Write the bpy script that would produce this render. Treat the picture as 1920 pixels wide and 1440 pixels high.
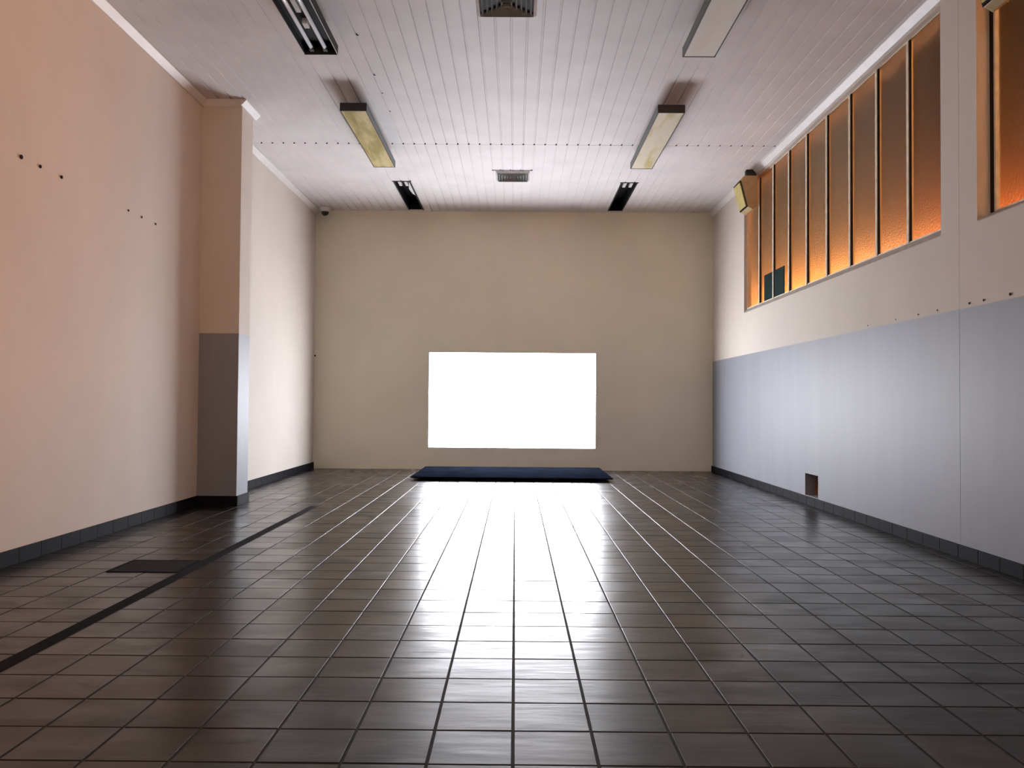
import bpy, bmesh, math, random
from mathutils import Vector, Matrix, Euler
random.seed(7)
for o in list(bpy.data.objects): bpy.data.objects.remove(o)
S = bpy.context.scene
COL = S.collection
PI = math.pi

# ------------------------------------------------------------------ camera
H = 0.8385
YAW, PITCH, ROLL, FOC = -0.0043, 0.0231, 0.0078, 1559.3
cam = bpy.data.cameras.new('camera'); camo = bpy.data.objects.new('camera', cam); COL.objects.link(camo)
cam.sensor_fit = 'HORIZONTAL'; cam.sensor_width = 36.0; cam.lens = FOC * 36 / 1920
cam.clip_start = 0.02; cam.clip_end = 200
fwd = Vector((math.sin(YAW) * math.cos(PITCH), math.cos(YAW) * math.cos(PITCH), math.sin(PITCH)))
right = Vector((math.cos(YAW), -math.sin(YAW), 0)); up = right.cross(fwd)
r2 = math.cos(ROLL) * right + math.sin(ROLL) * up
u2 = -math.sin(ROLL) * right + math.cos(ROLL) * up
m = Matrix((r2, u2, -fwd)).transposed().to_4x4(); m.translation = Vector((0, 0, H))
camo.matrix_world = m
S.camera = camo

# ------------------------------------------------------------------ view and world
S.view_settings.view_transform = 'Standard'; S.view_settings.look = 'None'
S.view_settings.gamma = 1; S.view_settings.use_curve_mapping = False
S.view_settings.exposure = 0.0
w = bpy.data.worlds.new('night'); S.world = w; w.use_nodes = True
bg = w.node_tree.nodes['Background']; bg.inputs[0].default_value = (0.10, 0.085, 0.075, 1); bg.inputs[1].default_value = 0.12

SCREEN_POWER = 30.0
# key dimensions (metres)
XL, XR, YB, YN, ZC = -2.547, 2.481, 10.486, -3.5, 3.265
XR2 = XR + 0.0007           # the nearer part of the right wall is set back a little
YSTEP = 4.655
ZP = 1.383                 # top of the grey dado paint
W1 = (4.852, 9.043, 1.838, 3.20)     # window 1: y0, y1, z0, z1
W2 = (2.05, 4.472, 1.838, 3.20)      # window 2
FILL_GAP = (-2.9, 0.40, 1.50, 3.10)        # opening added behind the camera to let the orange fill in

# ------------------------------------------------------------------ added fill lights and the lamps outside
def area(name, loc, target, sx, sy, power, color):
    l = bpy.data.lights.new(name, 'AREA'); l.shape = 'RECTANGLE'; l.size = sx; l.size_y = sy
    l.energy = power; l.color = color
    o = bpy.data.objects.new(name, l); COL.objects.link(o); o.location = loc
    o.rotation_euler = (Vector(target) - Vector(loc)).to_track_quat('-Z', 'Y').to_euler(); return o
def point(name, loc, power, color, rad=0.12):
    l = bpy.data.lights.new(name, 'POINT'); l.energy = power; l.color = color; l.shadow_soft_size = rad
    o = bpy.data.objects.new(name, l); COL.objects.link(o); o.location = loc; return o
# orange fill light, added outside the added opening to warm the left wall
area('orange_fill', (4.6, -2.2, 2.15), (-2.5, 5.2, 2.5), 1.0, 0.9, 330, (1.0, 0.44, 0.17))
# weak warm fill light added behind the camera to lift the walls
area('rear_fill', (0.3, -3.2, 2.5), (0.2, 8, 1.9), 2.2, 0.8, 38, (1.0, 0.88, 0.70))
# lamps on the yard wall opposite, below the level of the sills
YARD = [(10.1, 30, (1.0, 0.45, 0.22)), (11.4, 24, (1.0, 0.36, 0.09)), (12.7, 48, (1.0, 0.38, 0.08)), (14.0, 70, (1.0, 0.39, 0.08)),
        (15.3, 22, (1.0, 0.38, 0.08)), (16.7, 4, (1.0, 0.36, 0.08)), (8.5, 26, (1.0, 0.20, 0.05)), (7.2, 14, (1.0, 0.20, 0.05))]
for i, (yy, pw, c) in enumerate(YARD):
    point('yard_light', (4.80, yy, 2.42), pw, c, 0.08)

# ------------------------------------------------------------------ materials
def mat(name):
    m = bpy.data.materials.new(name); m.use_nodes = True
    return m, m.node_tree, m.node_tree.nodes['Principled BSDF']
def N(nt, t, **k):
    n = nt.nodes.new(t)
    for a, b in k.items(): setattr(n, a, b)
    return n
def L(nt, a, b): nt.links.new(a, b)
def obj_co(nt):
    return N(nt, 'ShaderNodeTexCoord').outputs['Object']
def noise(nt, co, scale, detail=3, rough=0.5):
    n = N(nt, 'ShaderNodeTexNoise'); n.inputs['Scale'].default_value = scale
    n.inputs['Detail'].default_value = detail; n.inputs['Roughness'].default_value = rough
    L(nt, co, n.inputs['Vector']); return n
def ramp(nt, fac, stops):
    r = N(nt, 'ShaderNodeValToRGB'); e = r.color_ramp.elements
    e[0].position, e[0].color = stops[0][0], (*stops[0][1], 1)
    e[1].position, e[1].color = stops[-1][0], (*stops[-1][1], 1)
    for p, c in stops[1:-1]:
        q = e.new(p); q.color = (*c, 1)
    L(nt, fac, r.inputs['Fac']); return r
def mix(nt, fac, a, b):
    n = N(nt, 'ShaderNodeMix'); n.data_type = 'RGBA'
    if isinstance(fac, float): n.inputs[0].default_value = fac
    else: L(nt, fac, n.inputs[0])
    for s, v in ((6, a), (7, b)):
        if isinstance(v, tuple): n.inputs[s].default_value = (*v, 1)
        else: L(nt, v, n.inputs[s])
    return n.outputs[2]
def math_(nt, op, a, b=None, c=None):
    n = N(nt, 'ShaderNodeMath'); n.operation = op
    for i, v in enumerate((a, b, c)):
        if v is None: continue
        if isinstance(v, (int, float)): n.inputs[i].default_value = v
        else: L(nt, v, n.inputs[i])
    return n.outputs[0]
def bump(nt, b, h, strength, dist):
    n = N(nt, 'ShaderNodeBump'); n.inputs['Strength'].default_value = strength; n.inputs['Distance'].default_value = dist
    L(nt, h, n.inputs['Height']); L(nt, n.outputs[0], b.inputs['Normal']); return n

def plain(name, col, rough=0.5, metal=0.0, var=0.12, scale=18, spec=0.5, bmp=0.0):
    m, nt, b = mat(name); co = obj_co(nt); n = noise(nt, co, scale)
    dk = tuple(c * (1 - var) for c in col); lt = tuple(min(1, c * (1 + var)) for c in col)
    r = ramp(nt, n.outputs['Fac'], [(0.3, dk), (0.7, lt)]); L(nt, r.outputs[0], b.inputs['Base Color'])
    b.inputs['Roughness'].default_value = rough; b.inputs['Metallic'].default_value = metal
    b.inputs['Specular IOR Level'].default_value = spec
    if bmp: bump(nt, b, n.outputs['Fac'], bmp, 0.002)
    return m

def plaster(name, cream, dado=None, grey_paint=(0.27, 0.285, 0.325)):
    m, nt, b = mat(name); co = obj_co(nt)
    sep = N(nt, 'ShaderNodeSeparateXYZ'); L(nt, co, sep.inputs[0])
    big = noise(nt, co, 0.9, 5, 0.6); fine = noise(nt, co, 60, 4, 0.6)
    mp = N(nt, 'ShaderNodeMapping'); mp.inputs['Scale'].default_value = (2.2, 2.2, 0.35); L(nt, co, mp.inputs[0])
    streak = noise(nt, mp.outputs[0], 2.5, 5, 0.6)
    c1 = ramp(nt, big.outputs['Fac'], [(0.3, tuple(v * 0.90 for v in cream)), (0.7, cream)]).outputs[0]
    c1 = mix(nt, math_(nt, 'MULTIPLY', streak.outputs['Fac'], 0.22), c1, tuple(v * f for v, f in zip(cream, (0.80, 0.76, 0.70))))
    colour = c1
    rough = 0.75
    if dado is not None:
        wob = math_(nt, 'MULTIPLY', math_(nt, 'SUBTRACT', fine.outputs['Fac'], 0.5), 0.006)
        z = math_(nt, 'ADD', sep.outputs['Z'], wob)
        f = math_(nt, 'LESS_THAN', z, dado)
        g = ramp(nt, streak.outputs['Fac'], [(0.25, tuple(v * 0.94 for v in grey_paint)), (0.75, tuple(v * 1.04 for v in grey_paint))]).outputs[0]
        colour = mix(nt, f, c1, g)
        L(nt, math_(nt, 'MULTIPLY_ADD', f, -0.25, 0.78), b.inputs['Roughness'])
    else: b.inputs['Roughness'].default_value = rough
    L(nt, colour, b.inputs['Base Color'])
    b.inputs['Specular IOR Level'].default_value = 0.3
    h = math_(nt, 'ADD', math_(nt, 'MULTIPLY', fine.outputs['Fac'], 0.35), noise(nt, co, 9, 4, 0.6).outputs['Fac'])
    bump(nt, b, h, 0.18, 0.004)
    return m
CREAM = (0.72, 0.66, 0.595)
M_wall = plaster('cream_plaster', CREAM)
M_wall_back = plaster('cream_plaster_far', (0.90, 0.82, 0.66))
M_dado = plaster('cream_and_grey_plaster', CREAM, ZP)
M_near = plaster('near_wall_plaster', (0.25, 0.22, 0.2))
M_sill = plain('dusty_sill', (0.42, 0.38, 0.33), 0.8)

RIPPLE = 0.0009
def floor_mat():
    m, nt, b = mat('glazed_floor_tile'); co = obj_co(nt)
    at = N(nt, 'ShaderNodeAttribute'); at.attribute_name = 'tile'; at.attribute_type = 'GEOMETRY'
    wn = N(nt, 'ShaderNodeTexWhiteNoise'); wn.noise_dimensions = '1D'; L(nt, math_(nt, 'ADD', math_(nt, 'ROUND', at.outputs['Fac']), 0.25), wn.inputs['W'])
    c = ramp(nt, wn.outputs['Value'], [(0.0, (0.006, 0.006, 0.008)), (0.3, (0.012, 0.010, 0.010)), (0.6, (0.020, 0.015, 0.012)), (0.82, (0.034, 0.020, 0.013)), (1.0, (0.014, 0.015, 0.011))])
    n1 = noise(nt, co, 7, 5, 0.65)
    c2 = mix(nt, math_(nt, 'MULTIPLY', n1.outputs['Fac'], 0.6), c.outputs[0], (0.015, 0.013, 0.013))
    L(nt, c2, b.inputs['Base Color'])
    wn2 = N(nt, 'ShaderNodeTexWhiteNoise'); wn2.noise_dimensions = '1D'
    L(nt, math_(nt, 'ADD', math_(nt, 'ROUND', at.outputs['Fac']), 731.5), wn2.inputs['W'])
    rv = math_(nt, 'ADD', 0.30, math_(nt, 'MULTIPLY', wn2.outputs['Value'], 0.08))
    mpc = N(nt, 'ShaderNodeMapping'); mpc.inputs['Scale'].default_value = (1, 1.7, 1); L(nt, co, mpc.inputs[0])
    n2 = noise(nt, mpc.outputs[0], 4.5, 4, 0.6)
    cw = math_(nt, 'MULTIPLY_ADD', n2.outputs['Fac'], 1.7, -0.15); cw.node.use_clamp = True
    L(nt, cw, b.inputs['Coat Weight'])
    L(nt, rv, b.inputs['Roughness'])
    b.inputs['Specular IOR Level'].default_value = 0.5
    b.inputs['IOR'].default_value = 1.18
    b.inputs['Coat IOR'].default_value = 1.36
    L(nt, math_(nt, 'MULTIPLY', rv, 0.75), b.inputs['Coat Roughness'])
    n3 = noise(nt, co, 26, 4, 0.6); n4 = noise(nt, co, 5, 2, 0.5)
    h = math_(nt, 'ADD', math_(nt, 'MULTIPLY', n3.outputs['Fac'], 0.25), n4.outputs['Fac'])
    mpy = N(nt, 'ShaderNodeMapping'); mpy.inputs['Scale'].default_value = (5, 24, 1); L(nt, co, mpy.inputs[0])
    n5 = noise(nt, mpy.outputs[0], 1.0, 3, 0.5)
    h = math_(nt, 'ADD', math_(nt, 'MULTIPLY', h, 0.06), n5.outputs['Fac'])
    bp = bump(nt, b, h, 1.0, RIPPLE); L(nt, bp.outputs[0], b.inputs['Coat Normal'])
    return m
M_floor = floor_mat()
M_grout = plain('dark_grout', (0.022, 0.020, 0.022), 0.85)
M_ceil = plain('white_ceiling_board', (0.77, 0.725, 0.715), 0.6, var=0.05, scale=3, spec=0.25)
M_trim = plain('white_cornice', (0.82, 0.79, 0.77), 0.45, var=0.05, scale=6)
M_skirt = plain('dark_skirting_tile', (0.008, 0.008, 0.012), 0.65, var=0.3, scale=9, spec=0.08)
M_black = plain('matt_black', (0.012, 0.012, 0.013), 0.8)
M_blackplate = plain('black_plate', (0.0065, 0.0085, 0.0145), 0.95, var=0.3, scale=5, spec=0.0)
M_house = plain('dark_lamp_housing', (0.028, 0.030, 0.034), 0.6, spec=0.2)
M_cap = plain('black_end_cap', (0.02, 0.02, 0.022), 0.5)
M_inner = plain('dark_reflector', (0.012, 0.011, 0.014), 0.6, spec=0.15)
M_tube = plain('unlit_tube_glass', (0.93, 0.92, 0.97), 0.15, var=0.02)
M_white = plain('white_plastic', (0.80, 0.78, 0.76), 0.4, var=0.04)
M_metal = plain('bright_edge', (0.75, 0.75, 0.78), 0.3, metal=0.7)
M_reveal = plain('grey_surround', (0.20, 0.20, 0.21), 0.8)
M_screw = plain('dark_screw', (0.012, 0.009, 0.008), 0.8, spec=0.1)
M_bar = plain('window_bar_paint', (0.86, 0.80, 0.66), 0.55)
M_gap_shade = plain('brown_gap_shade', (0.035, 0.022, 0.018), 0.8, spec=0.1)  # dark colour for strips that stand in for shaded gaps
M_vent = plain('vent_enamel', (0.68, 0.66, 0.64), 0.45)
M_louvre = plain('grey_louvre', (0.34, 0.34, 0.33), 0.5)
M_house_lit = plain('screen_lit_lamp_housing', (0.12, 0.145, 0.145), 0.5)  # paler housing colour, paints in the screen's light on the covered lamps
M_yellow = plain('yellowed_plastic', (0.56, 0.47, 0.18), 0.5)
M_ybody = plain('yellowed_cabinet', (0.50, 0.36, 0.17), 0.5)
M_teal = plain('dark_teal_sheet', (0.005, 0.022, 0.022), 0.8, spec=0.1)
M_rubber = plain('black_rubber', (0.008, 0.007, 0.010), 0.9, spec=0.08)
M_hatch = plain('dark_iron', (0.014, 0.012, 0.014), 0.8, spec=0.12)
M_dome = plain('dark_dome', (0.012, 0.010, 0.02), 0.08)
M_facade = plaster('yard_wall', (0.62, 0.50, 0.36))

def brick_mat():
    m, nt, b = mat('broken_brick'); co = obj_co(nt); n = noise(nt, co, 30, 5, 0.7)
    r = ramp(nt, n.outputs['Fac'], [(0.3, (0.10, 0.06, 0.045)), (0.55, (0.42, 0.16, 0.06)), (0.7, (0.60, 0.26, 0.07))])
    L(nt, r.outputs[0], b.inputs['Base Color']); b.inputs['Roughness'].default_value = 0.9
    bump(nt, b, n.outputs['Fac'], 0.8, 0.02); return m
M_brick = brick_mat()

def diffuser_mat(name, clean, stain, amount):
    m, nt, b = mat(name); co = obj_co(nt)
    mp = N(nt, 'ShaderNodeMapping'); mp.inputs['Scale'].default_value = (9, 1.6, 1); L(nt, co, mp.inputs[0])
    n = noise(nt, mp.outputs[0], 1.3, 3, 0.5)
    lo = 0.62 - 0.3 * amount
    c = ramp(nt, n.outputs['Fac'], [(lo, clean), (lo + 0.2, stain)])
    L(nt, c.outputs[0], b.inputs['Base Color']); b.inputs['Roughness'].default_value = 0.35
    ch = N(nt, 'ShaderNodeTexVoronoi'); ch.inputs['Scale'].default_value = 120; L(nt, co, ch.inputs['Vector'])
    bump(nt, b, ch.outputs['Distance'], 0.05, 0.001); return m
M_dif_clean = diffuser_mat('opal_diffuser', (0.97, 0.93, 0.86), (0.94, 0.88, 0.80), 0.4)
M_dif_stain = diffuser_mat('stained_diffuser', (0.72, 0.60, 0.30), (0.40, 0.31, 0.08), 0.75)
M_dif_half = diffuser_mat('yellowing_diffuser', (0.84, 0.77, 0.60), (0.62, 0.52, 0.22), 0.45)

def glass_mat(name, tint, rough=0.34):
    m, nt, b = mat(name); co = obj_co(nt)
    n = noise(nt, co, 75, 2, 0.5); b.inputs['Base Color'].default_value = (*tint, 1)
    b.inputs['Transmission Weight'].default_value = 1.0; b.inputs['Roughness'].default_value = rough
    b.inputs['IOR'].default_value = 1.09
    bump(nt, b, n.outputs['Fac'], 0.7, 0.004); return m
M_glass = glass_mat('hammered_glass', (0.95, 0.84, 0.66))

def screen_mat():
    m, nt, b = mat('lit_screen')
    b.inputs['Base Color'].default_value = (0.02, 0.02, 0.02, 1); b.inputs['Roughness'].default_value = 0.5
    b.inputs['Emission Color'].default_value = (0.93, 0.945, 1.02, 1)
    b.inputs['Emission Strength'].default_value = SCREEN_POWER; return m
M_screen = screen_mat()

# ------------------------------------------------------------------ mesh helpers
def box(bm, x0, x1, y0, y1, z0, z1, bev=0.0):
    vs = [bm.verts.new(p) for p in ((x0, y0, z0), (x1, y0, z0), (x1, y1, z0), (x0, y1, z0), (x0, y0, z1), (x1, y0, z1), (x1, y1, z1), (x0, y1, z1))]
    fs = [bm.faces.new([vs[i] for i in f]) for f in ((0, 3, 2, 1), (4, 5, 6, 7), (0, 1, 5, 4), (1, 2, 6, 5), (2, 3, 7, 6), (3, 0, 4, 7))]
    if bev:
        es = list({e for f in fs for e in f.edges})
        bmesh.ops.bevel(bm, geom=es, offset=bev, segments=2, affect='EDGES', profile=0.6)
def cyl(bm, a, b, r0, r1=None, seg=16):
    a, b = Vector(a), Vector(b); r1 = r0 if r1 is None else r1
    q = (b - a).to_track_quat('Z', 'Y'); A, B = [], []
    for i in range(seg):
        t = 2 * PI * i / seg; d = q @ Vector((math.cos(t), math.sin(t), 0))
        A.append(bm.verts.new(a + d * r0)); B.append(bm.verts.new(b + d * r1))
    for i in range(seg):
        j = (i + 1) % seg; bm.faces.new((A[i], A[j], B[j], B[i]))
    bm.faces.new(A[::-1]); bm.faces.new(B)
def lathe(bm, prof, c, seg=28):      # prof: (radius, z) from top to bottom, around vertical axis at c
    rings = []
    for r, z in prof:
        rings.append([bm.verts.new((c[0] + r * math.cos(2 * PI * i / seg), c[1] + r * math.sin(2 * PI * i / seg), c[2] + z)) for i in range(seg)] if r > 1e-5 else [bm.verts.new((c[0], c[1], c[2] + z))])
    for A, B in zip(rings, rings[1:]):
        for i in range(seg):
            j = (i + 1) % seg
            f = [A[i % len(A)], A[j % len(A)], B[j % len(B)], B[i % len(B)]]
            u = []
            for v in f:
                if v not in u: u.append(v)
            if len(u) > 2: bm.faces.new(u)
def prism(bm, pts, axis, t0, t1):    # pts: 2-D outline in the other two axes
    def P(u, v, t): return {'x': (t, u, v), 'y': (u, t, v), 'z': (u, v, t)}[axis]
    A = [bm.verts.new(P(u, v, t0)) for u, v in pts]; B = [bm.verts.new(P(u, v, t1)) for u, v in pts]
    n = len(pts)
    for i in range(n):
        j = (i + 1) % n; bm.faces.new((A[i], A[j], B[j], B[i]))
    bm.faces.new(A[::-1]); bm.faces.new(B)
def link(name, bm, m, parent=None, smooth=False, bev=0):
    bmesh.ops.recalc_face_normals(bm, faces=bm.faces)
    me = bpy.data.meshes.new(name); bm.to_mesh(me); bm.free()
    me.materials.append(m)
    if smooth:
        for p in me.polygons: p.use_smooth = True
    o = bpy.data.objects.new(name, me); COL.objects.link(o)
    if parent: o.parent = parent
    if bev:
        md = o.modifiers.new('bevel', 'BEVEL'); md.width = bev; md.segments = 2; md.limit_method = 'ANGLE'
    return o
def BM(): return bmesh.new()
def tag(o, label, cat, group=None, kind=None):
    if label: o['label'] = label
    if cat: o['category'] = cat
    if group: o['group'] = group
    if kind: o['kind'] = kind
    return o
def struct(o, label=None, cat=None):
    o['kind'] = 'structure'
    if label: o['label'] = label
    if cat: o['category'] = cat
    return o
def empty(name, loc):
    o = bpy.data.objects.new(name, None); COL.objects.link(o); o.location = loc; o.empty_display_size = 0.1; return o

# ------------------------------------------------------------------ the room
# floor: every tile is real, slightly tilted, standing in a recessed grout bed
def build_floor():
    T, GX, GY, J = 0.2, 0.0002, 1.9486, 0.0035
    bm = BM(); lay = bm.faces.layers.float.new('tile')
    i0 = int(math.floor((XL - 0.02 - GX) / T)); i1 = int(math.ceil((XR + 0.1 - GX) / T))
    j0 = int(math.floor((YN - GY) / T)); j1 = int(math.ceil((YB - GY) / T))
    rnd = random.Random(3)
    for i in range(i0, i1):
        for j in range(j0, j1):
            x0, x1 = max(GX + i * T, XL - 0.02) + J, min(GX + (i + 1) * T, XR2 + 0.02) - J
            y0, y1 = max(GY + j * T, YN) + J, min(GY + (j + 1) * T, YB) - J
            if x1 - x0 < 0.01 or y1 - y0 < 0.01: continue
            tx, ty, dz = rnd.gauss(0, 0.0016), rnd.gauss(0, 0.0016), rnd.uniform(-0.0004, 0.0004)
            cx, cy = (x0 + x1) / 2, (y0 + y1) / 2; val = float(rnd.randint(0, 400))
            B = 0.0011
            rings = []
            for ins, z in ((0, -0.006), (0, -0.0016), (B * 0.4, -0.0005), (B, 0.0)):
                rings.append([bm.verts.new((x, y, z + dz + (x - cx) * tx + (y - cy) * ty)) for x, y in ((x0 + ins, y0 + ins), (x1 - ins, y0 + ins), (x1 - ins, y1 - ins), (x0 + ins, y1 - ins))])
            for A, C in zip(rings, rings[1:]):
                for q in range(4):
                    f = bm.faces.new((A[q], A[(q + 1) % 4], C[(q + 1) % 4], C[q])); f[lay] = val
                    if C is not rings[-1]: f.material_index = 1
            f = bm.faces.new(rings[-1]); f[lay] = val
    nt_faces = len(bm.faces)
    g = [bm.verts.new(p) for p in ((XL - 0.1, YN - 0.1, -0.0032), (XR + 0.1, YN - 0.1, -0.0032), (XR + 0.1, YB + 0.05, -0.0032), (XL - 0.1, YB + 0.05, -0.0032))]
    gf = bm.faces.new(g); gf.material_index = 1
    me = bpy.data.meshes.new('floor'); bm.to_mesh(me); bm.free()
    me.materials.append(M_floor); me.materials.append(M_grout)
    o = bpy.data.objects.new('floor', me); COL.objects.link(o)
    struct(o, 'dark brown glazed ceramic tile floor with dark grout', 'floor')
build_floor()

def grid_wall(bm, us, vs, holes, place, t):
    """thick wall made of cells, leaving holes; place(u, v, d) -> xyz"""
    def hole(u, v): return any(a < u < b and c < v < d for a, b, c, d in holes)
    V = {}
    def vert(u, v, d):
        k = (round(u, 5), round(v, 5), d)
        if k not in V: V[k] = bm.verts.new(place(u, v, d))
        return V[k]
    nu, nv = len(us) - 1, len(vs) - 1
    on = [[not hole((us[i] + us[i + 1]) / 2, (vs[j] + vs[j + 1]) / 2) for j in range(nv)] for i in range(nu)]
    for i in range(nu):
        for j in range(nv):
            if not on[i][j]: continue
            a, b, c, d = us[i], us[i + 1], vs[j], vs[j + 1]
            bm.faces.new([vert(a, c, 0), vert(b, c, 0), vert(b, d, 0), vert(a, d, 0)])
            bm.faces.new([vert(a, c, t), vert(a, d, t), vert(b, d, t), vert(b, c, t)])
            for di, dj, p, q in ((-1, 0, (a, c), (a, d)), (1, 0, (b, c), (b, d)), (0, -1, (a, c), (b, c)), (0, 1, (a, d), (b, d))):
                ii, jj = i + di, j + dj
                if not (0 <= ii < nu and 0 <= jj < nv) or not on[ii][jj]:
                    bm.faces.new([vert(*p, 0), vert(*q, 0), vert(*q, t), vert(*p, t)])
CAV = (6.83, 7.135, 0.078, 0.262)
bm = BM()
grid_wall(bm, [YSTEP, W1[0], CAV[0], CAV[1], W1[1], YB + 0.15], [0, CAV[2], CAV[3], 1.0, W1[2], W1[3], ZC + 0.02],
          [W1, CAV], lambda u, v, d: (XR + d, u, v), 0.10)
grid_wall(bm, [YN, FILL_GAP[0], FILL_GAP[1], W2[0], W2[1], YSTEP], [0, 1.0, FILL_GAP[2], W2[2], FILL_GAP[3], W2[3], ZC + 0.02],
          [W2, FILL_GAP], lambda u, v, d: (XR2 + d, u, v), 0.10 - 0.0007)
struct(link('wall_right', bm, M_dado), 'cream right wall with grey painted lower half', 'wall')
# the broken brick cavity behind the hole
bm = BM(); x0, x1 = XR + 0.10, XR + 0.16
y0, y1, z0, z1 = CAV
rnd = random.Random(5)
NX, NZ = 14, 9
Gv = [[bm.verts.new((XR + 0.09 + rnd.uniform(-0.012, 0.012), y0 - 0.01 + (y1 - y0 + 0.02) * i / NX, z0 - 0.01 + (z1 - z0 + 0.02) * j / NZ)) for j in range(NZ + 1)] for i in range(NX + 1)]
for i in range(NX):
    for j in range(NZ): bm.faces.new((Gv[i][j], Gv[i + 1][j], Gv[i + 1][j + 1], Gv[i][j + 1]))
box(bm, XR + 0.11, XR + 0.158, y0 - 0.01, y1 + 0.01, z0 - 0.01, z1 + 0.01)
cav = link('wall_cavity', bm, M_brick); struct(cav, 'small square hole broken into the right wall just above the skirting, showing brick', 'wall')
bm = BM()   # ragged mortar lumps along the nearer edge
for k in range(7):
    z = z0 + 0.014 + k * 0.024; s = rnd.uniform(0.007, 0.012)
    bmesh.ops.create_icosphere(bm, subdivisions=2, radius=s, matrix=Matrix.Translation((XR + 0.008, y0 + rnd.uniform(0.0, 0.006), z)))
for v in bm.verts: v.co += Vector((rnd.uniform(-1, 1), rnd.uniform(-1, 1), rnd.uniform(-1, 1))) * 0.0012
link('broken_edge', bm, M_brick, cav)

bm = BM(); box(bm, XL - 0.15, XL, YN, YB + 0.15, 0, ZC + 0.02)
struct(link('wall_left', bm, M_wall), 'plain cream plastered left wall', 'wall')
SCR = (-1.099, 1.016, 0.270, 1.479)      # the lit opening in the end wall: x0, x1, z0, z1
ND = 0.16                                # its depth
bm = BM()
grid_wall(bm, [XL, SCR[0], SCR[1], XR], [0, SCR[2], SCR[3], ZC + 0.02], [SCR], lambda u, v, d: (u, YB + d, v), 0.135)
struct(link('wall_back', bm, M_wall_back), 'beige plastered end wall behind the lit screen', 'wall')
bm = BM(); box(bm, XL - 0.15, XR + 0.16, YN - 0.15, YN, 0, ZC + 0.02)
struct(link('wall_near', bm, M_near), 'wall behind the camera', 'wall')
PX, PY0, PY1 = -2.228, 6.665, 6.945
bm = BM(); box(bm, XL - 0.02, PX, PY0, PY1, 0, ZC + 0.01, 0.004)
struct(link('wall_pilaster', bm, M_dado), 'pilaster on the left wall, grey below and cream above', 'wall')

# ceiling of narrow boards with grooves, two openings near the end wall
PITCH_B, OFF = 0.1025, -0.045
HOLES = [(OFF - 13 * PITCH_B + 0.03, OFF - 11 * PITCH_B - 0.005, 9.07, 10.40), (OFF + 12 * PITCH_B - 0.06, OFF + 13 * PITCH_B + 0.01, 9.07, 10.40)]
HOLES[0] = (-1.352, -1.185, 9.07, 10.40); HOLES[1] = (1.150, 1.312, 9.07, 10.40)
def build_ceiling():
    bm = BM(); prof = []
    k0 = int((XL - 0.1 - OFF) / PITCH_B) - 1; k1 = int((XR + 0.15 - OFF) / PITCH_B) + 2
    for k in range(k0, k1):
        gx = OFF + k * PITCH_B
        prof += [(gx - 0.0080, 0), (gx - 0.0065, 0.008), (gx - 0.0025, 0.007), (gx + 0.0025, 0.007), (gx + 0.0065, 0.008), (gx + 0.0080, 0)]
    for h in HOLES:
        prof += [(h[0], None), (h[1], None)]
    prof.sort(key=lambda p: p[0])
    P = []
    for i, (x, z) in enumerate(prof):
        if z is None:
            a = next(p for p in reversed(prof[:i]) if p[1] is not None); b = next(p for p in prof[i:] if p[1] is not None)
            z = a[1] + (b[1] - a[1]) * (x - a[0]) / max(1e-6, b[0] - a[0])
        P.append((x, z))
    ys = [YN - 0.1, 7.752, 7.754, 7.757, 7.759, 9.07, 10.40, YB + 0.1]
    dz = [0, 0, 0.0025, 0.0025, 0, 0, 0, 0]
    V = [[bm.verts.new((x, y, ZC + z + d)) for x, z in P] for y, d in zip(ys, dz)]
    for j in range(len(ys) - 1):
        for i in range(len(P) - 1):
            cx, cy = (P[i][0] + P[i + 1][0]) / 2, (ys[j] + ys[j + 1]) / 2
            if any(h[0] < cx < h[1] and h[2] < cy < h[3] for h in HOLES): continue
            bm.faces.new((V[j][i], V[j + 1][i], V[j + 1][i + 1], V[j][i + 1]))
    struct(link('ceiling', bm, M_ceil), 'white boarded ceiling with narrow lengthwise grooves', 'ceiling')
    bm = BM(); 
    for zz in (ZC + 0.16,):
        box(bm, XL - 0.15, XR + 0.2, YN - 0.15, YB + 0.15, zz, zz + 0.1)
    struct(link('ceiling_slab', bm, M_black), 'dark slab above the ceiling boards', 'ceiling')
build_ceiling()

# cornices and skirtings
def cornice(pts_xy, name, side):
    pass
bm = BM(); c = 0.048
prism(bm, [(XL, ZC), (XL + c, ZC), (XL + c, ZC - 0.008), (XL + 0.010, ZC - c), (XL, ZC - c)], 'y', YN, PY0)
prism(bm, [(XL, ZC), (XL + c, ZC), (XL + c, ZC - 0.008), (XL + 0.010, ZC - c), (XL, ZC - c)], 'y', PY1, YB)
prism(bm, [(PX, ZC), (PX + c, ZC), (PX + c, ZC - 0.008), (PX + 0.010, ZC - c), (PX, ZC - c)], 'y', PY0 - c, PY1 + c)
prism(bm, [(PY0, ZC), (PY0 - c, ZC), (PY0 - c, ZC - 0.008), (PY0 - 0.010, ZC - c), (PY0, ZC - c)], 'x', XL, PX)
struct(link('trim_1', bm, M_trim), 'white cornice along the top of the left wall', 'cornice')
bm = BM()
prism(bm, [(XR, ZC), (XR - c, ZC), (XR - c, ZC - 0.008), (XR - 0.010, ZC - c), (XR, ZC - c)], 'y', YSTEP, YB)
prism(bm, [(XR2, ZC), (XR2 - c, ZC), (XR2 - c, ZC - 0.008), (XR2 - 0.010, ZC - c), (XR2, ZC - c)], 'y', YN, YSTEP)
struct(link('trim_2', bm, M_trim), 'white cornice along the top of the right wall', 'cornice')
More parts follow.
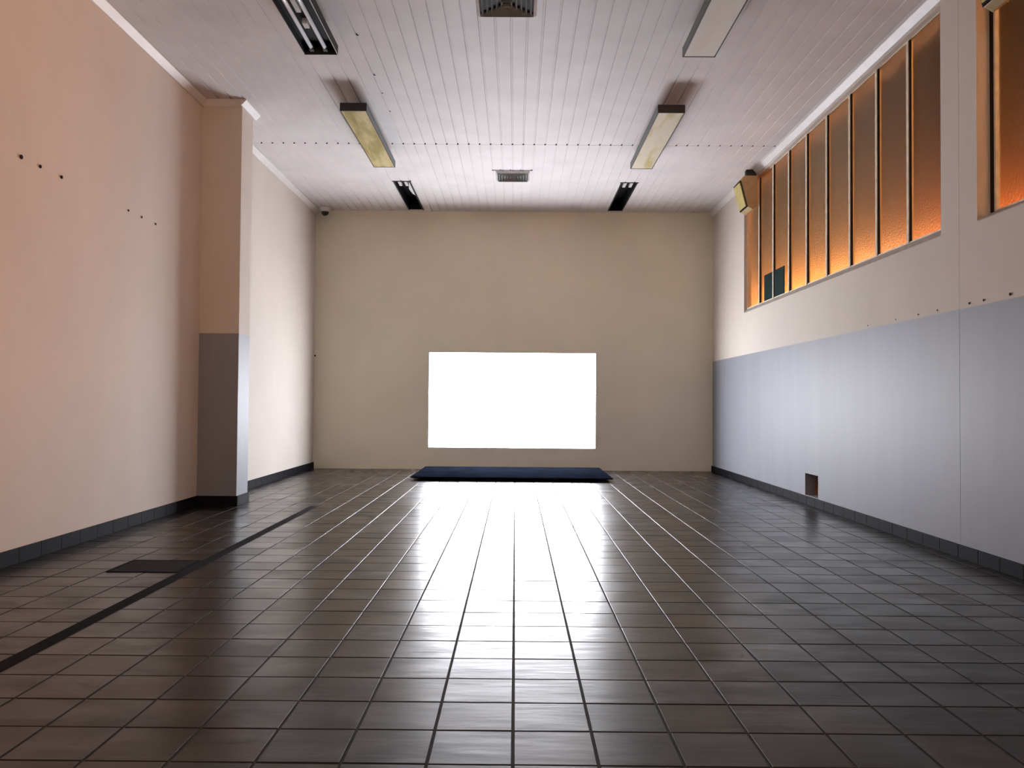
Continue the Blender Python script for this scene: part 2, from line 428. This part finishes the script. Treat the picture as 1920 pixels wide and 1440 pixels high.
def skirt(bm, x0, x1, y0, y1, h, along='y'):
    n = max(1, round(abs((y1 - y0) if along == 'y' else (x1 - x0)) / 0.2)); g = 0.0012
    for k in range(n):
        if along == 'y':
            a = y0 + (y1 - y0) * k / n; b = y0 + (y1 - y0) * (k + 1) / n; box(bm, x0, x1, a + g, b - g, 0, h, 0.002)
        else:
            a = x0 + (x1 - x0) * k / n; b = x0 + (x1 - x0) * (k + 1) / n; box(bm, a + g, b - g, y0, y1, 0, h, 0.002)
bm = BM(); t = 0.014; hb = 0.079
skirt(bm, XL, XL + t, YN, PY0 - t, hb); skirt(bm, XL, PX + t, PY0 - t, PY0, hb, 'x')
skirt(bm, PX, PX + t, PY0, PY1, hb); skirt(bm, XL, XL + t, PY1, YB, hb)
struct(link('baseboard_left', bm, M_skirt), 'dark tile skirting along the left wall and pilaster', 'skirting')
bm = BM(); hb = 0.073
skirt(bm, XR - t, XR, YSTEP, YB, hb); skirt(bm, XR2 - t, XR2, YN, YSTEP, hb)
struct(link('baseboard_right', bm, M_skirt), 'dark tile skirting along the right wall', 'skirting')

# windows in the right wall
def window(name, W, xin, rec, edges, label, frame_first):
    root = empty(name, (xin + rec, (W[0] + W[1]) / 2, W[2])); struct(root, label, 'window')
    gx = xin + rec; zb = W[2] + 0.046
    def P(nm, bm, m, **k):
        o = link(nm, bm, m, None, **k); o.parent = root; o.matrix_parent_inverse = Matrix.Translation(-root.location); return o
    bm = BM()   # frame: head, sill bar, end bars
    box(bm, gx - 0.004, gx + 0.012, W[0], W[1], W[3] - 0.005, W[3])
    box(bm, gx - 0.010, gx + 0.03, W[0], W[1], zb - 0.03, zb + 0.006)
    box(bm, gx - 0.010, gx + 0.03, W[0], W[0] + 0.012, zb, W[3]); box(bm, gx - 0.010, gx + 0.03, W[1] - 0.014, W[1], zb, W[3])
    P('window_frame', bm, M_bar)
    if not frame_first:
        bm = BM(); box(bm, gx - 0.014, gx + 0.004, W[1] - 0.040, W[1] - 0.0002, zb, W[3] - 0.006); P('gap_shade', bm, M_gap_shade)  # dark strip in place of the shade in the recessed gap
        bm = BM(); box(bm, gx - 0.016, gx + 0.004, W[1] - 0.056, W[1] - 0.041, zb, W[3] - 0.006); P('glazing_bead', bm, M_bar)
    bm = BM()   # sloping plaster sill
    prism(bm, [(xin, W[2] - 0.001), (gx + 0.01, W[2] - 0.001), (gx + 0.01, zb), (gx - 0.008, zb), (xin, W[2] + 0.004)], 'y', W[0], W[1])
    P('window_sill', bm, M_sill)
    for e in edges[1:-1]:
        bm = BM(); box(bm, gx - 0.016, gx - 0.007, e - 0.010, e + 0.014, zb, W[3] - 0.01); box(bm, gx - 0.012, gx + 0.022, e - 0.004, e + 0.004, zb, W[3] - 0.01)
        mu = P('mullion', bm, M_bar)
        bm = BM(); box(bm, gx - 0.010, gx + 0.003, e - 0.021, e - 0.0105, zb, W[3] - 0.01); link('gap_shade', bm, M_gap_shade, mu)  # dark strip painting the gap shadow on the bar's near side
    for a, b in zip(edges, edges[1:]):
        bm = BM(); box(bm, gx + 0.002, gx + 0.008, a + 0.005, b - 0.005, zb, W[3] - 0.005)
        P('pane', bm, M_glass)
    return root
E1 = [W1[1] - 0.003 - 0.4655 * k for k in range(10)][::-1]
E1[0] = W1[0]
window('window_1', W1, XR, 0.040, E1, 'high strip window of nine narrow rippled panes glowing orange below', True)
E2 = [W2[0], 2.65, 3.25, 3.86, W2[1]]
window('window_2', W2, XR2, 0.085, E2, 'high window nearer the camera with deeper reveal, glowing red orange', False)

# dark teal sheet standing behind the bars in the bottom corner of window 1
bm = BM()
gy0, gy1 = 7.80, 8.42
box(bm, XR + 0.0325, XR + 0.0405, gy0, gy1, W1[2] + 0.052, W1[2] + 0.052 + 0.262, 0.001)
tag(link('cover_sheet', bm, M_teal), 'dark teal square sheet set against the bottom of the far window panes', 'sheet')

# the yard wall across from the windows
bm = BM(); box(bm, 5.0, 5.2, -4, 24, -0.5, 7.5)
struct(link('wall_yard', bm, M_facade), 'warm lit wall across the yard', 'wall')
bm = BM(); box(bm, 2.66, 5.0, -4, 24, -0.6, -0.5)
struct(link('floor_yard', bm, M_grout), 'dark yard ground outside', 'ground')

# ------------------------------------------------------------------ lit screen and the low platform
root = empty('display_screen', (-0.042, YB, 0.26)); tag(root, 'large glowing white screen set deep into the end wall', 'screen')
def child(nm, bm, m, root, **k):
    o = link(nm, bm, m, None, **k); o.parent = root; o.matrix_parent_inverse = Matrix.Translation(-root.location); return o
sx0, sx1, sz0, sz1 = SCR
yf, yk, tt = YB + 0.001, YB + ND, 0.02
for a in ((sx0, sx0 + 0.004, sz0, sz1), (sx1 - 0.004, sx1, sz0, sz1), (sx0 + 0.004, sx1 - 0.004, sz0, sz0 + 0.004), (sx0 + 0.004, sx1 - 0.004, sz1 - 0.004, sz1)):
    bm = BM(); box(bm, a[0], a[1], yf, yk, a[2], a[3]); child('screen_surround', bm, M_reveal, root)
bm = BM(); box(bm, sx0 - 0.01, sx1 + 0.01, yk, yk + 0.02, sz0 - 0.01, sz1 + 0.01); child('screen_panel', bm, M_screen, root)

root = empty('platform', (-0.035, 9.7, 0)); tag(root, 'low flat black platform on the floor beneath the bright screen', 'platform')
bm = BM(); box(bm, -1.118, 1.052, 8.92, 10.40, 0.030, 0.043, 0.002); child('platform_board', bm, M_blackplate, root)
for fx in (-0.92, -0.03, 0.86):
    for fy in (9.12, 10.2):
        bm = BM(); box(bm, fx - 0.05, fx + 0.05, fy - 0.05, fy + 0.05, 0.0, 0.030); child('foot', bm, M_black, root)

# ------------------------------------------------------------------ ceiling lamps
def lamp(x0, x1, y0, y1, zb, zt, kind, label, dif=None):
    xc = (x0 + x1) / 2
    root = empty('ceiling_lamp', (xc, (y0 + y1) / 2, ZC)); tag(root, label, 'ceiling lamp', 'fluorescent ceiling lamps')
    th = 0.004
    bm = BM()
    # trough: top, two sides (open below)
    box(bm, x0, x1, y0, y1, zt - th, zt)
    box(bm, x0, x0 + th, y0, y1, zb, zt); box(bm, x1 - th, x1, y0, y1, zb, zt)
    child('housing', bm, M_house if kind == 'open' else M_house_lit, root)
    for ya, yb in ((y0 - 0.006, y0 + 0.004), (y1 - 0.004, y1 + 0.002)):
        bm = BM(); box(bm, x0 - 0.001, x1 + 0.001, ya, yb, zb - 0.002, zt + 0.001); child('end_cap', bm, M_cap, root)
    for ys in (y0 + 0.3, y1 - 0.3):
        bm = BM(); box(bm, xc - 0.03, xc + 0.03, ys - 0.04, ys + 0.04, zt, ZC + 0.003, 0.003); child('mounting_bracket', bm, M_house, root)
    if kind == 'open':
        bm = BM(); box(bm, x0 + th, x1 - th, y0 + 0.004, y1 - 0.004, zt - 0.012, zt - th - 0.0005)
        child('reflector', bm, M_inner, root)
        bm = BM(); box(bm, x1 - 0.003, x1 + 0.001, y0, y1, zb - 0.002, zb + 0.001); child('edge_strip', bm, M_metal, root)
        for tx in (xc - 0.050, xc + 0.038):
            bm = BM(); cyl(bm, (tx, y0 + 0.05, zb + 0.018), (tx, y1 - 0.07, zb + 0.018), 0.0125, seg=20)
            tb = child('tube', bm, M_tube, root, smooth=False)
            for p in tb.data.polygons: p.use_smooth = len(p.vertices) == 4
            for ya, yb in ((y0 + 0.02, y0 + 0.05), (y1 - 0.07, y1 - 0.03)):
                bm = BM(); box(bm, tx - 0.013, tx + 0.013, ya, yb, zb + 0.004, zt - 0.012); child('tube_holder', bm, M_cap, root)
        bm = BM(); box(bm, xc - 0.02, xc + 0.012, y1 - 0.42, y1 - 0.35, zb + 0.012, zt - 0.012, 0.003); child('starter', bm, M_white, root)
        bm = BM(); box(bm, xc - 0.018, xc + 0.010, y1 - 0.95, y1 - 0.55, zb + 0.016, zt - 0.012, 0.003); child('ballast', bm, M_vent, root)
    else:
        bm = BM(); box(bm, x0 + 0.007, x1 - 0.007, y0 + 0.006, y1 - 0.006, zb - 0.0015, zb + 0.004, 0.001)
        child('diffuser', bm, dif, root)
        bm = BM()
        for a, b in ((x0, x0 + 0.008), (x1 - 0.008, x1)): box(bm, a, b, y0, y1, zb - 0.0025, zb)
        box(bm, x0, x1, y0 - 0.006, y0 + 0.004, zb - 0.0025, zb - 0.001); box(bm, x0, x1, y1 - 0.006, y1 + 0.002, zb - 0.0035, zb)
        child('diffuser_frame', bm, M_cap, root)
    return root
ZB, ZT = 3.12, 3.18
lamp(-1.402, -1.185, 3.85, 5.408, ZB, ZT, 'open', 'open ceiling lamp with two bare tubes and no cover, nearest on the left')
lamp(1.079, 1.292, 3.85, 5.408, ZB, ZT, 'covered', 'ceiling lamp with a clean cream diffuser, nearest on the right', M_dif_clean)
lamp(-1.392, -1.184, 6.46, 8.012, ZB, ZT, 'covered', 'ceiling lamp with a heavily yellow-stained diffuser, middle of the left row', M_dif_stain)
lamp(1.097, 1.308, 6.46, 8.012, ZB, ZT, 'covered', 'ceiling lamp with a pale yellowing diffuser, middle of the right row', M_dif_half)

def recess_lamp(h, label, broken):
    x0, x1, y0, y1 = h; xc = (x0 + x1) / 2
    root = empty('recessed_lamp', (xc, (y0 + y1) / 2, ZC)); tag(root, label, 'ceiling lamp', 'empty lamp recesses by the end wall')
    bm = BM(); zt = ZC + 0.13; th = 0.003; z0 = ZC - 0.003
    box(bm, x0, x1, y0, y1, zt, zt + th)
    for a in ((x0 - th, x0, y0, y1), (x1, x1 + th, y0, y1), (x0 - th, x1 + th, y0 - th, y0), (x0 - th, x1 + th, y1, y1 + th)): box(bm, *a, z0 + 0.003, zt)
    child('recess_box', bm, M_inner, root)
    bm = BM()
    for a in ((x0 - 0.012, x0 + 0.002, y0, y1), (x1 - 0.002, x1 + 0.012, y0, y1), (x0 - 0.02, x1 + 0.02, y0 - 0.014, y0 + 0.002)): box(bm, *a, z0 - 0.002, z0 + 0.006)
    child('rim', bm, M_house, root)
    for tx in (xc - 0.035, xc + 0.035):
        bm = BM(); box(bm, tx - 0.016, tx + 0.016, y0 + 0.04, y0 + 0.22, ZC + 0.004, ZC + 0.03, 0.003); child('tube_holder', bm, M_vent, root)
    if broken:
        bm = BM(); prism(bm, [(x1 - 0.005, y0 + 0.02), (x1 - 0.005, y0 + 0.62), (x1 - 0.03, y0 + 0.55), (x1 - 0.045, y0 + 0.33), (x1 - 0.025, y0 + 0.18)], 'z', ZC + 0.001, ZC + 0.007)
        child('broken_board', bm, M_ceil, root)
    return root
recess_lamp(HOLES[0], 'dark open lamp recess by the end wall on the left, edged by a broken board', True)
recess_lamp(HOLES[1], 'dark open lamp recess by the end wall on the right, with two pale holders', False)

# ------------------------------------------------------------------ ceiling vents
def vent(cx, cy, half, label):
    root = empty('ceiling_vent', (cx, cy, ZC)); tag(root, label, 'vent', 'square ceiling vents')
    def ring(bm, a0, z0, a1, z1, th=0.0025):
        for s in range(4):
            def R(x, y): 
                for _ in range(s): x, y = -y, x
                return x, y
            P = []
            for a, z in ((a0, z0), (a1, z1), (a1, z1 + th), (a0, z0 + th)):
                P.append([R(-a, -a), R(a, -a), z])
            A = [bm.verts.new((cx + p[0][0], cy + p[0][1], p[2])) for p in P]; B = [bm.verts.new((cx + p[1][0], cy + p[1][1], p[2])) for p in P]
            for i in range(4): bm.faces.new((A[i], A[(i + 1) % 4], B[(i + 1) % 4], B[i]))
            bm.faces.new(A[::-1]); bm.faces.new(B)
    bm = BM(); box(bm, cx - half + 0.01, cx + half - 0.01, cy - half + 0.01, cy + half - 0.01, ZC - 0.003, ZC + 0.004); child('duct_shade', bm, M_black, root)  # black plate stands in for the dark interior behind the louvres
    bm = BM(); ring(bm, half, ZC - 0.004, half - 0.018, ZC - 0.020); ring(bm, half - 0.018, ZC - 0.020, half - 0.022, ZC - 0.002)
    child('vent_frame', bm, M_vent, root)
    for k in range(5):
        a = half - 0.030 - k * 0.030
        if a < 0.02: break
        bm = BM(); ring(bm, a, ZC - 0.026, a - 0.013, ZC - 0.004); child('louvre', bm, M_louvre, root)
vent(-0.072, 4.965, 0.184, 'square louvred vent in the ceiling nearest the camera')
vent(-0.047, 8.82, 0.180, 'square louvred vent in the ceiling closer to the end wall')
bm = BM(); box(bm, -0.265, 0.16, 8.603, 8.612, ZC - 0.004, ZC + 0.001)
tag(link('joint_strip', bm, M_house), 'thin dark strip on the ceiling at the near edge of the far vent', 'strip')

# ------------------------------------------------------------------ screws and holes (each on its own)
def screw_proto(name, r, proud):
    bm = BM(); lathe(bm, [(0, 0.0), (r * 0.5, 0.0), (r, proud * 0.35), (r, proud), (0, proud)], (0, 0, 0), 12)
    bmesh.ops.recalc_face_normals(bm, faces=bm.faces)
    me = bpy.data.meshes.new(name); bm.to_mesh(me); bm.free(); me.materials.append(M_screw); return me
me_s = screw_proto('ceiling_screw', 0.0095, 0.009)
def place_screw(name, me, loc, rot, label, group, s=1.0, cat='screw'):
    o = bpy.data.objects.new(name, me); COL.objects.link(o); o.location = loc; o.rotation_euler = rot; o.scale = (s, s, s)
    tag(o, label, cat, group)
for k in range(-23, 25):
    x = -0.0495 + k * 0.1025
    place_screw('ceiling_screw', me_s, (x, 7.7555, ZC - 0.002), (0, 0, 0), 'dark screw head in the long crosswise row on the ceiling', 'ceiling screw row')
for x in (-0.174, -0.070, 0.036, 0.147):
    place_screw('ceiling_screw', me_s, (x, 8.597, ZC - 0.004), (0, 0, 0), 'dark screw head in front of the far ceiling vent', 'screws by the far vent')
for y, s, lb in ((5.443, 1.15, 'dark screw head on the ceiling beside the open two-tube lamp'), (6.114, 1.0, 'lone dark screw head between the two left lamps'),
          (6.476, 0.7, 'small screw head beside the near end of the stained lamp'), (6.882, 0.8, 'small screw head beside the stained lamp, just short of the screw row')):
    place_screw('ceiling_screw', me_s, (-1.063, y, ZC - 0.002), (0, 0, 0), lb, None, s)
me_h = screw_proto('wall_plug', 0.0105, 0.006)
for y, s, lb in ((4.224, 1.1, 'dark plug hole high on the left wall, nearest the camera'), (4.396, 0.95, 'dark plug hole on the left wall, middle of the near three'),
          (4.604, 0.95, 'dark plug hole on the left wall, last of the near three'), (5.41, 0.72, 'small plug hole on the left wall, first of the far three'),
          (5.604, 0.72, 'small plug hole on the left wall, middle of the far three'), (5.821, 0.72, 'small plug hole on the left wall, closest to the pilaster')):
    place_screw('wall_plug', me_h, (XL + 0.001, y, 2.081), (0, -PI / 2 + PI, 0), lb, None, s, 'wall plug')
for y, s, xx in ((3.97, 0.6, XR2), (4.172, 0.72, XR2), (4.409, 0.6, XR2), (4.549, 0.6, XR2), (4.894, 0.45, XR), (5.127, 0.45, XR), (5.43, 0.4, XR), (5.86, 0.4, XR)):
    place_screw('wall_plug', me_h, (xx - 0.001, y, 1.405), (0, -PI / 2, 0), 'tiny brown plug just above the grey paint edge on the right wall', 'plugs above the grey paint', s, 'wall plug')
place_screw('wall_plug', me_h, (XL + 0.012, YB - 0.004, 1.42), (PI / 2, 0, 0), 'dark plug in the far left corner, a little above screen height', None, 1.0, 'wall plug')

# ------------------------------------------------------------------ wall speakers
def speaker(cy, dx, label):
    zt, zb = 3.175, 2.845
    root = empty('wall_speaker', (XR - 0.02 + dx, cy, zb)); tag(root, label, 'speaker', 'yellowed wall speakers')
    h = 0.14
    bm = BM()
    # tapered cabinet: side outline in x-z, wide at the back top, front face tilted downwards
    def sec(y, s):
        xb = XR - 0.03 + dx
        return [(xb, y, zt - 0.0), (xb, y, zb + 0.02), (xb - 0.055, y, zb - 0.015), (xb - 0.105 * s, y, zb + 0.01), (xb - 0.175 * s, y, zt - 0.05), (xb - 0.14 * s, y, zt)]
    rings = [[bm.verts.new(p) for p in sec(y, s)] for y, s in ((cy - h, 0.93), (cy - h + 0.02, 1.0), (cy + h - 0.02, 1.0), (cy + h, 0.93))]
    for A, B in zip(rings, rings[1:]):
        for i in range(6): bm.faces.new((A[i], A[(i + 1) % 6], B[(i + 1) % 6], B[i]))
    bm.faces.new(rings[0][::-1]); bm.faces.new(rings[-1])
    child('cabinet', bm, M_ybody, root, bev=0.006)
    xb = XR - 0.03 + dx
    A0 = Vector((xb - 0.105, 0, zb + 0.01)); A1 = Vector((xb - 0.175, 0, zt - 0.05)); n = Vector((-(A1.z - A0.z), 0, A1.x - A0.x)).normalized()
    if n.x > 0: n = -n
    def plate(bm, a, b, yy, d0, d1):
        P = [A0.lerp(A1, a), A0.lerp(A1, b)]
        vs = []
        for d in (d0, d1):
            for p in P:
                for s in (-1, 1):
                    q = p + n * d; vs.append(bm.verts.new((q.x, cy + s * yy, q.z)))
        for f in ((0, 1, 3, 2), (4, 6, 7, 5), (0, 4, 5, 1), (2, 3, 7, 6), (0, 2, 6, 4), (1, 5, 7, 3)): bm.faces.new([vs[i] for i in f])
    bm = BM(); plate(bm, 0.0, 1.0, h - 0.008, 0.0, 0.004); child('baffle', bm, M_screw, root)
    bm = BM(); plate(bm, 0.06, 0.94, h - 0.022, 0.004, 0.012); child('grille', bm, M_yellow, root)
    bm = BM(); box(bm, xb - 0.09, xb + 0.015, cy - 0.03, cy + 0.03, zt, ZC - 0.001, 0.004); child('bracket', bm, M_cap, root)
    return root
speaker(8.56, 0.0, 'yellowed speaker mounted under the ceiling at the far end of the long window')
speaker(4.03, 0.0, 'yellowed speaker at the top of the nearer window, cut off by the picture edge')

# ------------------------------------------------------------------ dome camera
root = empty('dome_camera', (-2.395, 10.32, ZC)); tag(root, 'small dome security camera in the far left ceiling corner', 'camera')
bm = BM(); lathe(bm, [(0, 0), (0.064, 0), (0.066, -0.012), (0.060, -0.05), (0.052, -0.056), (0, -0.056)], (-2.395, 10.32, ZC)); child('camera_base', bm, M_white, root, smooth=True)
bm = BM(); lathe(bm, [(0.047, -0.054)] + [(0.047 * math.cos(a), -0.060 - 0.047 * math.sin(a)) for a in [PI / 2 * i / 8 for i in range(9)]], (-2.395, 10.32, ZC)); child('dome', bm, M_dome, root, smooth=True)

# ------------------------------------------------------------------ floor strip and hatch
bm = BM(); prism(bm, [(-1.638, 0.0005), (-1.576, 0.0005), (-1.580, 0.0035), (-1.634, 0.0035)], 'y', 1.0, 6.665)
tag(link('floor_strip', bm, M_rubber), 'long narrow black strip running lengthwise along the tiled floor at left', 'floor strip')
root = empty('floor_hatch', (-1.81, 4.22, 0)); tag(root, 'dark rectangular floor hatch beside the long black strip', 'hatch')
bm = BM()
for a in ((-1.99, -1.642, 4.065, 4.077), (-1.99, -1.642, 4.358, 4.37), (-1.99, -1.978, 4.077, 4.358), (-1.654, -1.642, 4.077, 4.358)): box(bm, *a, -0.001, 0.003)
child('hatch_frame', bm, M_rubber, root)
bm = BM(); box(bm, -1.976, -1.656, 4.079, 4.356, -0.001, 0.0022, 0.0008); child('hatch_lid', bm, M_hatch, root)
